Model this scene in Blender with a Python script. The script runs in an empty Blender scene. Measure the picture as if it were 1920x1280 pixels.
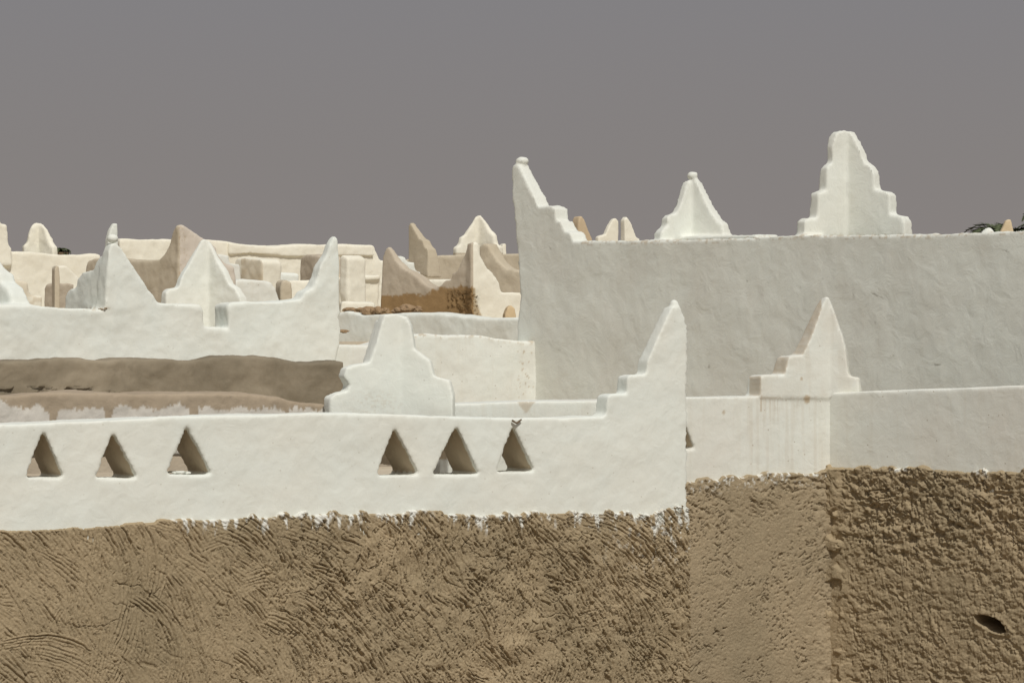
import bpy, bmesh, math, random
import numpy as np
from math import radians as R
S = bpy.context.scene
COL = S.collection
# ---------------------------------------------------------------- camera
F = 6770.0            # focal length in photograph pixels (1920 wide)
ZC = 8.0              # eye height
cam_d = bpy.data.cameras.new('camera'); cam = bpy.data.objects.new('camera', cam_d); COL.objects.link(cam)
cam.location = (0, 0, ZC); cam.rotation_euler = (R(90), 0, 0)
cam_d.sensor_width = 36; cam_d.lens = 36*F/1920; cam_d.clip_start = .5; cam_d.clip_end = 6000
S.camera = cam
# ---------------------------------------------------------------- light
SUN_AZ, SUN_EL = 16, 51       # azimuth: degrees to the right of straight behind the camera
W = bpy.data.worlds.new('World'); S.world = W; W.use_nodes = True
nt = W.node_tree; nt.nodes.clear()
out = nt.nodes.new('ShaderNodeOutputWorld'); bg = nt.nodes.new('ShaderNodeBackground')
sky = nt.nodes.new('ShaderNodeTexSky'); sky.sky_type = 'NISHITA'; sky.sun_disc = False
sky.sun_elevation = R(SUN_EL); sky.sun_rotation = R(180-SUN_AZ)
sky.dust_density = 8; sky.air_density = 1; sky.ozone_density = 1
tc = nt.nodes.new('ShaderNodeTexCoord'); sp = nt.nodes.new('ShaderNodeSeparateXYZ'); rp = nt.nodes.new('ShaderNodeValToRGB')
nt.links.new(tc.outputs['Generated'], sp.inputs[0]); nt.links.new(sp.outputs['Z'], rp.inputs[0])
rp.color_ramp.elements[0].position = 0; rp.color_ramp.elements[0].color = (.284, .254, .240, 1)
rp.color_ramp.elements[1].position = 1; rp.color_ramp.elements[1].color = (.215, .215, .225, 1)
e = rp.color_ramp.elements.new(.10); e.color = (.234, .225, .235, 1)
e = rp.color_ramp.elements.new(.05); e.color = (.256, .237, .231, 1)
sc = nt.nodes.new('ShaderNodeVectorMath'); sc.operation = 'SCALE'; sc.inputs['Scale'].default_value = 10
nt.links.new(rp.outputs[0], sc.inputs[0])
mx = nt.nodes.new('ShaderNodeMixRGB'); mx.inputs[0].default_value = .90     # dust veil over the clear sky
nt.links.new(sky.outputs[0], mx.inputs[1]); nt.links.new(sc.outputs[0], mx.inputs[2])
nt.links.new(mx.outputs[0], bg.inputs[0]); bg.inputs[1].default_value = .1
nt.links.new(bg.outputs[0], out.inputs[0])
sun_d = bpy.data.lights.new('sun', 'SUN'); sun = bpy.data.objects.new('sun', sun_d); COL.objects.link(sun)
sun_d.energy = 2.6; sun_d.angle = R(.6); sun_d.color = (1, .972, .915)
sun.rotation_euler = (R(90-SUN_EL), 0, R(SUN_AZ)); sun.location = (0, 0, 60)
S.view_settings.view_transform = 'Standard'; S.view_settings.look = 'None'
S.view_settings.exposure = 0; S.view_settings.gamma = 1; S.view_settings.use_curve_mapping = False
# ---------------------------------------------------------------- noise
_rng = np.random.RandomState(7); _T = _rng.rand(256, 256)
def vnoise(x, y, seed=0):
    x = np.asarray(x, float)+seed*17.3; y = np.asarray(y, float)+seed*31.7
    xi = np.floor(x).astype(int); yi = np.floor(y).astype(int); fx = x-xi; fy = y-yi
    fx = fx*fx*fx*(fx*(fx*6-15)+10); fy = fy*fy*fy*(fy*(fy*6-15)+10)
    a = _T[xi & 255, yi & 255]; b = _T[(xi+1) & 255, yi & 255]; c = _T[xi & 255, (yi+1) & 255]; d = _T[(xi+1) & 255, (yi+1) & 255]
    return (a*(1-fx)+b*fx)*(1-fy)+(c*(1-fx)+d*fx)*fy
def fbm(x, y, o=4, seed=0, g=.5):
    s = 0; a = 1; t = 0
    for k in range(o):
        s = s+a*vnoise(x*2**k, y*2**k, seed+k*3); t += a; a *= g
    return s/t
def sstep(a, b, x):
    t = np.clip((x-a)/(b-a), 0, 1); return t*t*(3-2*t)
# ---------------------------------------------------------------- planes and pixels
class Plane:
    """vertical plane through the point seen in column x at distance Y, heading theta degrees"""
    def __init__(s, x, Y, th):
        s.X0 = (x-960)/F*Y; s.Y0 = Y; s.t = R(th); s.c = math.cos(s.t); s.s = math.sin(s.t)
        s.d = (s.c, s.s); s.n = (s.s, -s.c)
    def depth(s, x):
        dx = (x-960)/F; return (s.Y0*s.c-s.X0*s.s)/(s.c-dx*s.s)
    def pt(s, x, y, off=0.0):
        Y = s.depth(x); X = (x-960)/F*Y
        return (X-s.n[0]*off, Y-s.n[1]*off, ZC-(y-640)/F*Y)
    def pt3(s, x, y): return s.pt(x, y)
def to_px(co):
    return 960+F*co[:, 0]/co[:, 1], 640-F*(co[:, 2]-ZC)/co[:, 1]
# ---------------------------------------------------------------- materials
def nn(nt, t, **k):
    n = nt.nodes.new(t)
    for a, v in k.items():
        if a in ('operation', 'blend_type', 'feature', 'noise_dimensions', 'interpolation_type'): setattr(n, a, v)
        else: n.inputs[a].default_value = v
    return n
def plaster(name, ca, cb, mud=(.50, .415, .30), stain=.25, bump=.35, bscale=9, streak=0.0, speck=0.0):
    m = bpy.data.materials.new(name); m.use_nodes = True; t = m.node_tree; L = t.links.new
    b = t.nodes['Principled BSDF']; b.inputs['Roughness'].default_value = .92; b.inputs['Specular IOR Level'].default_value = .15
    g = t.nodes.new('ShaderNodeNewGeometry'); P = g.outputs['Position']
    n1 = nn(t, 'ShaderNodeTexNoise', Scale=1.7, Detail=6, Roughness=.62, Distortion=.4); L(P, n1.inputs['Vector'])
    r1 = t.nodes.new('ShaderNodeMapRange'); r1.inputs[1].default_value = .36; r1.inputs[2].default_value = .66; L(n1.outputs[0], r1.inputs[0])
    m1 = t.nodes.new('ShaderNodeMixRGB'); m1.inputs[1].default_value = (*ca, 1); m1.inputs[2].default_value = (*cb, 1); L(r1.outputs[0], m1.inputs[0])
    # fine grime
    n2 = nn(t, 'ShaderNodeTexNoise', Scale=26, Detail=8, Roughness=.7); L(P, n2.inputs['Vector'])
    r2 = t.nodes.new('ShaderNodeMapRange'); r2.inputs[1].default_value = .56; r2.inputs[2].default_value = .8; r2.inputs[4].default_value = stain; L(n2.outputs[0], r2.inputs[0])
    m2 = t.nodes.new('ShaderNodeMixRGB'); m2.inputs[2].default_value = (ca[0]*.72, ca[1]*.66, ca[2]*.56, 1); L(r2.outputs[0], m2.inputs[0]); L(m1.outputs[0], m2.inputs[1])
    cur = m2.outputs[0]
    if streak:                                                   # rain streaks run down the wall
        mp = t.nodes.new('ShaderNodeMapping'); mp.inputs['Scale'].default_value = (16, 16, .9); L(P, mp.inputs[0])
        n3 = nn(t, 'ShaderNodeTexNoise', Scale=1.0, Detail=4, Roughness=.6); L(mp.outputs[0], n3.inputs['Vector'])
        r3 = t.nodes.new('ShaderNodeMapRange'); r3.inputs[1].default_value = .52; r3.inputs[2].default_value = .78; r3.inputs[4].default_value = streak; L(n3.outputs[0], r3.inputs[0])
        m3 = t.nodes.new('ShaderNodeMixRGB'); m3.inputs[2].default_value = (ca[0]*.78, ca[1]*.68, ca[2]*.56, 1); L(r3.outputs[0], m3.inputs[0]); L(cur, m3.inputs[1]); cur = m3.outputs[0]
    if speck:                                                    # tiny chips
        v = nn(t, 'ShaderNodeTexVoronoi', Scale=11.0, Randomness=1.0); L(P, v.inputs['Vector'])
        r4 = t.nodes.new('ShaderNodeMapRange'); r4.inputs[1].default_value = .055; r4.inputs[2].default_value = .085; r4.inputs[3].default_value = speck; r4.inputs[4].default_value = 0; L(v.outputs['Distance'], r4.inputs[0])
        m4 = t.nodes.new('ShaderNodeMixRGB'); m4.inputs[2].default_value = (.34, .28, .2, 1); L(r4.outputs[0], m4.inputs[0]); L(cur, m4.inputs[1]); cur = m4.outputs[0]
    # exposed mud and one finial's painted shade, stored on the mesh
    at = t.nodes.new('ShaderNodeAttribute'); at.attribute_name = 'mud'
    n5 = nn(t, 'ShaderNodeTexNoise', Scale=7, Detail=6, Roughness=.65); L(P, n5.inputs['Vector'])
    mm = t.nodes.new('ShaderNodeMixRGB'); mm.inputs[1].default_value = tuple(c*.82 for c in mud)+(1,); mm.inputs[2].default_value = tuple(min(1, c*1.2) for c in mud)+(1,); L(n5.outputs[0], mm.inputs[0])
    m5 = t.nodes.new('ShaderNodeMixRGB'); L(at.outputs['Fac'], m5.inputs[0]); L(cur, m5.inputs[1]); L(mm.outputs[0], m5.inputs[2])
    L(m5.outputs[0], b.inputs['Base Color'])
    # relief
    nb = nn(t, 'ShaderNodeTexNoise', Scale=bscale, Detail=8, Roughness=.6, Distortion=.6); L(P, nb.inputs['Vector'])
    nb2 = nn(t, 'ShaderNodeTexNoise', Scale=70, Detail=5, Roughness=.7); L(P, nb2.inputs['Vector'])
    ad = t.nodes.new('ShaderNodeMath'); ad.operation = 'MULTIPLY_ADD'; ad.inputs[1].default_value = .12; L(nb2.outputs[0], ad.inputs[0]); L(nb.outputs[0], ad.inputs[2])
    bp = t.nodes.new('ShaderNodeBump'); bp.inputs['Strength'].default_value = bump; bp.inputs['Distance'].default_value = .02; L(ad.outputs[0], bp.inputs['Height']); L(bp.outputs[0], b.inputs['Normal'])
    return m
def mudmat(name, c, paint=(.8, .8, .74)):
    m = bpy.data.materials.new(name); m.use_nodes = True; t = m.node_tree; L = t.links.new
    b = t.nodes['Principled BSDF']; b.inputs['Roughness'].default_value = .97; b.inputs['Specular IOR Level'].default_value = .08
    g = t.nodes.new('ShaderNodeNewGeometry'); P = g.outputs['Position']
    n1 = nn(t, 'ShaderNodeTexNoise', Scale=1.3, Detail=7, Roughness=.65); L(P, n1.inputs['Vector'])
    r = t.nodes.new('ShaderNodeMapRange'); r.inputs[1].default_value = .34; r.inputs[2].default_value = .68; L(n1.outputs[0], r.inputs[0])
    m1 = t.nodes.new('ShaderNodeMixRGB'); m1.inputs[1].default_value = tuple(v*.88 for v in c)+(1,); m1.inputs[2].default_value = (c[0]*1.14, c[1]*1.12, c[2]*1.12, 1); L(r.outputs[0], m1.inputs[0])
    n2 = nn(t, 'ShaderNodeTexNoise', Scale=60, Detail=6, Roughness=.75); L(P, n2.inputs['Vector'])
    r2 = t.nodes.new('ShaderNodeMapRange'); r2.inputs[1].default_value = .3; r2.inputs[2].default_value = .72; r2.inputs[3].default_value = .8; r2.inputs[4].default_value = 1.18; L(n2.outputs[0], r2.inputs[0])
    m2 = t.nodes.new('ShaderNodeVectorMath'); m2.operation = 'SCALE'; L(m1.outputs[0], m2.inputs[0]); L(r2.outputs[0], m2.inputs['Scale'])
    # bits of straw and grit
    v = nn(t, 'ShaderNodeTexVoronoi', Scale=34.0); L(P, v.inputs['Vector'])
    r4 = t.nodes.new('ShaderNodeMapRange'); r4.inputs[1].default_value = .09; r4.inputs[2].default_value = .14; r4.inputs[3].default_value = .35; r4.inputs[4].default_value = 0; L(v.outputs['Distance'], r4.inputs[0])
    m4 = t.nodes.new('ShaderNodeMixRGB'); m4.inputs[2].default_value = (c[0]*1.5, c[1]*1.5, c[2]*1.55, 1); L(r4.outputs[0], m4.inputs[0]); L(m2.outputs[0], m4.inputs[1])
    at = t.nodes.new('ShaderNodeAttribute'); at.attribute_name = 'paint'
    m5 = t.nodes.new('ShaderNodeMixRGB'); m5.inputs[2].default_value = (*paint, 1); L(at.outputs['Fac'], m5.inputs[0]); L(m4.outputs[0], m5.inputs[1])
    L(m5.outputs[0], b.inputs['Base Color'])
    nb = nn(t, 'ShaderNodeTexNoise', Scale=55, Detail=9, Roughness=.75, Distortion=.3); L(P, nb.inputs['Vector'])
    bp = t.nodes.new('ShaderNodeBump'); bp.inputs['Strength'].default_value = .8; bp.inputs['Distance'].default_value = .012; L(nb.outputs[0], bp.inputs['Height']); L(bp.outputs[0], b.inputs['Normal'])
    return m
M_white = plaster('whitewash', (.785, .82, .765), (.785, .795, .725), stain=.22, bump=.30, speck=.25)
M_white2 = plaster('whitewash_aged', (.765, .79, .735), (.74, .735, .67), stain=.4, bump=.3, streak=.22, speck=.5)
M_grey = plaster('whitewash_grey', (.78, .805, .745), (.74, .745, .68), stain=.25, bump=.45, bscale=6, streak=.10, speck=.1)
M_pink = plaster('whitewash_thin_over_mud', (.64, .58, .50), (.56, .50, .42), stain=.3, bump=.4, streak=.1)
M_cream = plaster('whitewash_cream', (.86, .835, .72), (.80, .76, .635), mud=(.50, .40, .26), stain=.45, bump=.5, bscale=5)
M_beige = plaster('plaster_beige', (.60, .53, .41), (.52, .455, .34), mud=(.42, .26, .14), stain=.45, bump=.5, bscale=6)
M_tan = plaster('plaster_tan', (.57, .50, .395), (.49, .42, .325), mud=(.34, .225, .11), stain=.35, bump=.6, bscale=6)  # tan plaster base tones
M_greymud = plaster('mud_render_grey', (.33, .28, .205), (.20, .17, .12), mud=(.22, .16, .10), stain=.3, bump=.7, bscale=5)
M_cap = plaster('mud_cap', (.42, .345, .255), (.36, .29, .21), mud=(.66, .63, .57), stain=.4, bump=.6, bscale=7)
M_mud = mudmat('mud_render', (.395, .318, .202))
M_mud2 = mudmat('mud_render_pale', (.385, .315, .208))
M_sand = mudmat('sand', (.34, .28, .2))
M_clod = mudmat('mud_clod', (.36, .255, .155))
# ---------------------------------------------------------------- object helpers
def tag(o, label=None, cat=None, group=None, kind=None):
    if label: o['label'] = label
    if cat: o['category'] = cat
    if group: o['group'] = group
    if kind: o['kind'] = kind
    return o
def empty(name, loc, label, cat, group=None):
    o = bpy.data.objects.new(name, None); COL.objects.link(o); o.location = loc; tag(o, label, cat, group); return o
def child(o, p):
    o.parent = p; o.matrix_parent_inverse = p.matrix_world.inverted() if False else __import__('mathutils').Matrix.Translation(p.location).inverted()
def np_mesh(name, V, Fq):
    me = bpy.data.meshes.new(name); me.vertices.add(len(V)); me.vertices.foreach_set('co', np.asarray(V, np.float32).ravel())
    Fq = np.asarray(Fq, np.int32); n = Fq.shape[1]
    me.loops.add(Fq.size); me.loops.foreach_set('vertex_index', Fq.ravel())
    me.polygons.add(len(Fq)); me.polygons.foreach_set('loop_start', np.arange(0, Fq.size, n, dtype=np.int32))
    me.update(calc_edges=True); me.shade_smooth(); return me
def attr(me, name, val):
    a = me.attributes.new(name, 'FLOAT', 'POINT'); a.data.foreach_set('value', np.asarray(val, np.float32))
# a slab: outline in photograph columns/rows laid on a vertical plane, given real thickness behind it
def slab(pl, outline, t, taper=0.0, off=0.0, back=None):
    P = [pl.pt(x, y) for x, y in outline]
    zs = [p[2] for p in P]; z0, z1 = min(zs), max(zs)
    zb = z0 if back is None else back
    fr = []; bk = []
    for p in P:
        k = max(0, (p[2]-zb)/(z1-zb))**1.3*taper if z1 > zb else 0
        a = off; b = off+t*(1-k)
        fr.append((p[0]-pl.n[0]*a, p[1]-pl.n[1]*a, p[2])); bk.append((p[0]-pl.n[0]*b, p[1]-pl.n[1]*b, p[2]))
    return fr, bk
def ball(pl, x, y, rx, rz, off):
    c = pl.pt(x, y, off); sc_ = pl.depth(x)/F; return ('ball', c, rx*sc_, rz*sc_)
_tex = {}
def clouds(size, basis='BLENDER_ORIGINAL', depth=3):
    k = (size, basis)
    if k not in _tex:
        t = bpy.data.textures.new('relief', 'CLOUDS'); t.noise_scale = size; t.noise_depth = depth; t.noise_basis = basis; _tex[k] = t
    return _tex[k]
def sculpt(slabs, vox=.014, smooth=9, disp=((.5, .03), (.09, .010)), holes=None):
    bm = bmesh.new()
    for s in slabs:
        if s[0] == 'ball':
            r = bmesh.ops.create_icosphere(bm, subdivisions=3, radius=1)
            bmesh.ops.scale(bm, vec=(s[2], s[2], s[3]), verts=r['verts']); bmesh.ops.translate(bm, vec=s[1], verts=r['verts']); continue
        fr, bk = s; n = len(fr)
        a = [bm.verts.new(p) for p in fr]; b = [bm.verts.new(p) for p in bk]
        bm.faces.new(a); bm.faces.new(b[::-1])
        for i in range(n): bm.faces.new((a[i], b[i], b[(i+1) % n], a[(i+1) % n]))
    bmesh.ops.recalc_face_normals(bm, faces=bm.faces)
    me = bpy.data.meshes.new('tmp'); bm.to_mesh(me); bm.free()
    o = bpy.data.objects.new('tmp', me); COL.objects.link(o)
    cut = None
    if holes:
        cb = bmesh.new()
        for fr, bk in holes:
            n = len(fr); a = [cb.verts.new(p) for p in fr]; b = [cb.verts.new(p) for p in bk]
            cb.faces.new(a); cb.faces.new(b[::-1])
            for i in range(n): cb.faces.new((a[i], b[i], b[(i+1) % n], a[(i+1) % n]))
        bmesh.ops.recalc_face_normals(cb, faces=cb.faces)
        cm = bpy.data.meshes.new('tmpc'); cb.to_mesh(cm); cb.free(); cut = bpy.data.objects.new('tmpc', cm); COL.objects.link(cut)
        md = o.modifiers.new('b', 'BOOLEAN'); md.operation = 'DIFFERENCE'; md.object = cut; md.solver = 'EXACT'; md.use_self = True
    md = o.modifiers.new('r', 'REMESH'); md.mode = 'VOXEL'; md.voxel_size = vox
    md = o.modifiers.new('s', 'SMOOTH'); md.factor = .5; md.iterations = smooth
    for sz, st in disp:
        md = o.modifiers.new('d', 'DISPLACE'); md.texture = clouds(sz); md.strength = st; md.mid_level = .5; md.texture_coords = 'LOCAL'
    dg = bpy.context.evaluated_depsgraph_get(); ev = o.evaluated_get(dg)
    res = bpy.data.meshes.new_from_object(ev)
    bpy.data.objects.remove(o); bpy.data.meshes.remove(me)
    if cut: bpy.data.objects.remove(cut)
    nv = len(res.vertices); V = np.empty(nv*3, np.float32); res.vertices.foreach_get('co', V); V = V.reshape(-1, 3)
    N = np.empty(nv*3, np.float32); res.vertices.foreach_get('normal', N); N = N.reshape(-1, 3)
    res.calc_loop_triangles()
    lens = np.empty(len(res.polygons), np.int32); res.polygons.foreach_get('loop_total', lens)
    li = np.empty(len(res.loops), np.int32); res.loops.foreach_get('vertex_index', li)
    assert (lens == 4).all(), 'non quads'
    Q = li.reshape(-1, 4); bpy.data.meshes.remove(res)
    return V, N, Q
def emit(name, V, N, Q, mat, parent=None, mud=None):
    used = np.unique(Q); re = np.full(len(V), -1, np.int32); re[used] = np.arange(len(used)); 
    me = np_mesh(name, V[used], re[Q]); me.materials.append(mat)
    attr(me, 'mud', mud[used] if mud is not None else np.zeros(len(used)))
    me.normals_split_custom_set_from_vertices([tuple(v) for v in N[used]])
    o = bpy.data.objects.new(name, me); COL.objects.link(o)
    if parent: child(o, parent)
    return o
STAT = []
def build(name, label, cat, slabs, mat, parts=(), vox=.014, smooth=9, disp=((.5, .03), (.09, .010)), holes=None, mud=None, group=None, main='wall', relief=None):
    """sculpt one body of plaster, then split its faces into the wall and its named parts.
       parts: (name, test(px, py, co) -> bool array, label, material, parent_index)"""
    V, N, Q = sculpt(slabs, vox, smooth, disp, holes)
    if relief is not None: V = V+N*relief(V, N)[:, None]
    C = V[Q].mean(1); px, py = to_px(C); STAT.append((name, len(Q)))
    mk = None
    if mud is not None: vx, vy = to_px(V); mk = np.clip(mud(vx, vy, V, N), 0, 1)
    if not parts:
        o = emit(name, V, N, Q, mat, None, mk); return tag(o, label, cat, group)
    root = empty(name, tuple(float(v) for v in (V[:, 0].mean(), V[:, 1].mean(), V[:, 2].min())), label, cat, group)
    done = np.zeros(len(Q), bool); objs = []
    for p in parts:
        pn, test, pl_, pm, par = (list(p)+[None]*5)[:5]
        sel = test(px, py, C) & ~done; done |= sel
        par_o = objs[par] if par is not None else root
        if sel.sum() == 0: print('EMPTY PART', name, pn); continue
        o = emit(pn, V, N, Q[sel], pm or mat, None, mk)
        if par is not None:
            o.parent = par_o
        else: child(o, root)
        if pl_: o['label'] = pl_
        objs.append(o)
    if (~done).any() and main: child(emit(main, V, N, Q[~done], mat, None, mk), root)
    return root
def above(x0, x1, yf):          # faces between two columns and above a line given as a row or points
    if isinstance(yf, (int, float)): yf = [(x0, yf), (x1, yf)]
    xs = [a for a, b in yf]; ys = [b for a, b in yf]
    return lambda px, py, C: (px > x0) & (px < x1) & (py < np.interp(px, xs, ys))
# box with mud colours for the masses below and behind
def prism(name, poly, z0, z1, mat, parent=None, **tg):
    V = [(x, y, z0) for x, y in poly]+[(x, y, z1) for x, y in poly]; n = len(poly)
    me = bpy.data.meshes.new(name); me.from_pydata(V, [], [list(range(n))[::-1], list(range(n, 2*n))]+[[i, (i+1) % n, n+(i+1) % n, n+i] for i in range(n)])
    bm = bmesh.new(); bm.from_mesh(me); bmesh.ops.recalc_face_normals(bm, faces=bm.faces); bm.to_mesh(me); bm.free()
    me.materials.append(mat); o = bpy.data.objects.new(name, me); COL.objects.link(o)
    if parent: child(o, parent)
    return tag(o, **tg)
# ================================================================= STRUCTURE
PA = Plane(640, 25, 30)
PM = Plane(1290, 27.4, 30)
PR = Plane(1556, PM.depth(1556), -42)
PG = Plane(320, 28.4, 30)
PLw = Plane(320, 30.6, 30)
PN = Plane(1004, 32.6, 30)
PW = Plane(1004, 32.6, -49)
# ground: one sheet to the horizon
g = np_mesh('ground', [(-3000, -600, 0), (3000, -600, 0), (3000, 5000, 0), (-3000, 5000, 0)], [(0, 1, 2, 3)]); g.materials.append(M_sand)
go = bpy.data.objects.new('ground', g); COL.objects.link(go); tag(go, kind='structure')
def on(pl, x, off=0.0): p = pl.pt(x, 640, off); return (p[0], p[1])
# roof terraces (flat whitewashed roofs of the houses between the parapets)
xc = PR.pt(1556, 640, .3)
prism('roof_near', [on(PA, -420, .42), on(PM, -420, .0), on(PM, 1280, .0), on(PA, 1280, .42)], 6.3, 6.95, M_pink, kind='structure')
prism('roof_middle', [on(PM, -500, .35), on(PLw, -500, .1), on(PLw, 640, .1), on(PN, 1004, .05), on(PW, 2300, .1), on(PR, 2300, .36), on(PR, 1600, .36), on(PM, 1540, .35)], 6.0, 6.9, M_tan, kind='structure')
prism('roof_far', [on(PLw, -500, .35), (-14, 90), (16, 90), on(PW, 2300, .4), on(PW, 1004, .5), on(PN, 1000, .4), on(PLw, 640, .4)], 5.0, 8.0, M_tan, kind='structure')
# ---------------- mud faces (height fields with hand-raked relief)
def rake(H, U, Vv, du, dv, n, rng, ang, amp=(.006, .014), L=(.25, .6), Wd=(.07, .15), pitch=.017, k=(-1.4, -.3)):
    nu, nv = H.shape; u0, v0 = U[0, 0], Vv[0, 0]; umax, vmax = U[-1, 0], Vv[0, -1]
    for _ in range(n):
        cx = rng.uniform(u0, umax); cy = rng.uniform(v0, vmax)
        a = R(ang(cx, cy)+rng.normal(0, 9)); Ls = rng.uniform(*L); w = rng.uniform(*Wd); kk = rng.uniform(*k); am = rng.uniform(*amp)
        r = Ls*.6+w
        i0 = max(0, int((cx-r-u0)/du)); i1 = min(nu, int((cx+r-u0)/du)+1); j0 = max(0, int((cy-r-v0)/dv)); j1 = min(nv, int((cy+r-v0)/dv)+1)
        if i1-i0 < 4 or j1-j0 < 4: continue
        x = U[i0:i1, j0:j1]-cx; y = Vv[i0:i1, j0:j1]-cy
        s = x*math.cos(a)+y*math.sin(a); t = -x*math.sin(a)+y*math.cos(a)
        t = t-.5*kk*s*s*1.6 + (vnoise(x*22+_*3.1, y*22)-.5)*.012
        m = sstep(Ls*.5, Ls*.36, np.abs(s+.03*(vnoise(t*60, s*8, _)-.5)))*sstep(w*.5, w*.42, np.abs(t))
        ph = rng.uniform(0, 6.28); g_ = np.sin(math.pi*2*t/pitch+ph+1.5*vnoise(s*5, t*9, _)+1.6*vnoise(t*31+_, t*0))
        fin = .25+1.1*vnoise(t/pitch+_*.7, t*0, 4)
        prof = 1-sstep(-.25, -.95, g_)*fin-.22*(1-g_)*.5
        brk = sstep(.25, .6, vnoise(s*14+_, t*70))
        h = am*(.15+.85*brk)*(prof-.6)+.004*(vnoise(s*6, t*6, _)-.5)
        m = m*rng.uniform(.7, .95)
        H[i0:i1, j0:j1] = H[i0:i1, j0:j1]*(1-m)+h*m
def mudface(pl, x0, x1, top, ybot, step, front, hf, paintf, name, mat, parent, lbl=None):
    a = pl.pt(x0, 640); u_end = math.hypot(pl.pt(x1, 640)[0]-a[0], pl.pt(x1, 640)[1]-a[1])
    nu = int(u_end/step)+1; us = np.linspace(0, u_end, nu)
    X = a[0]+us*pl.d[0]; Y = a[1]+us*pl.d[1]; px = 960+F*X/Y
    ty = np.interp(px, [t[0] for t in top], [t[1] for t in top])
    ztop = ZC-(ty-640)/F*Y; zb = float((ZC-(ybot-640)/F*Y).min())
    ztop = ztop+(.03*(fbm(us*11, us*0, 4, 5)-.45)+.028*sstep(.45, .8, vnoise(us*13, us*0, 9)))*np.interp(px, [250, 420], [.35, 1])
    nv = int((ztop.max()-zb)/step)+1; f = np.linspace(0, 1, nv)
    Z = zb+(ztop[:, None]-zb)*f[None, :]
    U = np.repeat(us[:, None], nv, 1)
    PX = np.repeat(px[:, None], nv, 1); PY = 640-F*(Z-ZC)/Y[:, None]
    H = hf(U, Z, PX, PY)
    d_top = ztop[:, None]-Z
    lip = sstep(0, .03, d_top)
    Hh = (front+H)*lip + (-.05)*(1-lip)
    Xf = X[:, None]+pl.n[0]*Hh; Yf = Y[:, None]+pl.n[1]*Hh
    V = np.stack([Xf, Yf, Z], -1).reshape(-1, 3)
    idx = np.arange(nu*nv).reshape(nu, nv)
    Q = np.stack([idx[:-1, :-1], idx[1:, :-1], idx[1:, 1:], idx[:-1, 1:]], -1).reshape(-1, 4)
    me = np_mesh(name, V, Q); me.materials.append(mat)
    attr(me, 'paint', np.clip(paintf(U, Z, PX, PY, d_top, H), 0, 1).ravel())
    o = bpy.data.objects.new(name, me); COL.objects.link(o); child(o, parent); STAT.append((name, len(Q)))
    if lbl: o['label'] = lbl
    return o
def crumble(U, Z, amp, sc_, seed):
    w = (fbm(U*6, Z*6, 3, seed+40)-.5)*.12
    a = fbm((U+w)*sc_, (Z-w)*sc_, 5, seed, .55)
    rid = 1-np.abs(2*fbm((U-w)*sc_*1.3, (Z+w)*sc_*1.3, 4, seed+9)-1)*2
    pit = sstep(.60, .72, fbm(U*sc_*1.7, Z*sc_*1.7, 3, seed+20))
    return amp*(1.5*(a-.5)+.35*(rid-.7)-.8*pit)
# --- front wall, left
A_top = [(-300, 806), (0, 797), (120, 791), (260, 784), (400, 779), (560, 776), (640, 775), (750, 777), (850, 780), (950, 783), (1060, 784), (1110, 781)]
A_low = [(-300, 1000), (0, 990), (160, 984), (260, 976), (330, 970), (420, 968), (540, 962), (700, 958), (900, 960), (1150, 957), (1215, 965), (1240, 951), (1300, 948)]
def drop(pts, dy): return [(x, y+dy) for x, y in pts]
fin_A = [(1104, 800), (1137, 776), (1140, 742), (1150, 738), (1176, 737), (1177, 706), (1184, 702), (1212, 701), (1214, 676), (1232, 636), (1248, 602), (1260, 576),
         (1277, 574), (1286, 598), (1290, 632), (1291, 668), (1289, 700), (1287, 730), (1289, 770), (1289, 800)]
wallA = slab(PA, A_top+[(1289, 782)]+[(1289, 990)]+[(0, 1030), (-300, 1040)], .40)
holes = []
for tri in ([(82, 806), (50, 895), (121, 895)], [(213, 811), (178, 896), (260, 897)], [(350, 797), (313, 889), (399, 890)],
            [(741, 802), (707, 891), (787, 890)], [(857, 799), (811, 890), (900, 889)], [(963, 797), (931, 884), (1003, 883)]):
    holes.append(slab(PA, tri, .8, off=-.2))
def mud_A(px, py, V, N):
    d = (V[:, 0]-PA.X0)*PA.n[0]+(V[:, 1]-PA.Y0)*PA.n[1]        # distance in front of the face
    ins = sstep(-.012, -.035, d)*sstep(-.41, -.38, d)
    side = sstep(.55, .2, N[:, 2])
    rng_ = (py > 788) & (py < 905) & (px < 1060)
    n = fbm(V[:, 1]*30, V[:, 2]*30, 3, 3)
    e = sstep(0, .02, -d-.012-.03*n)
    return ins*side*rng_*e
def rel_A(V, N):
    px, py = to_px(V)
    n = fbm(px/7, py/6, 4, 28, .6)-.5; k = sstep(1268, 1287, px)*(py > 600)*.8+sstep(926, 950, py)*sstep(1180, 1250, px)*1.3+.35*sstep(930, 955, py)
    hz = sum(np.exp(-((np.abs(px-cx)-(py-ty)*.45)**2)/30)*(py > ty-8)*(py < 898) for cx, ty in ((84, 808), (213, 811), (352, 797), (743, 802), (857, 799), (965, 797)))
    return .030*n*np.clip(k, 0, 1.5)+.016*n*hz+.003*(fbm(px/3, py/9, 3, 29)-.5)
front = build('front_parapet_house', 'long white parapet with six triangular openings above a raked mud wall, nearest of all', 'wall',
    [wallA, slab(PA, fin_A, .17, taper=.35), ball(PA, 1271, 571, 9.5, 10, .05)],
    M_white, holes=holes, vox=.0125, smooth=6, disp=((.6, .03), (.12, .007)), relief=rel_A, mud=mud_A, main='parapet',
    parts=[('finial_cap', lambda px, py, C: (px > 1240) & (py < 580), 'small round knob on the tip', None, None),
           ('corner_finial', above(1100, 1300, [(1100, 790), (1130, 778), (1300, 778)]), 'white stepped finial rising to a leaning point at the right end')])
rngA = np.random.RandomState(11)
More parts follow.
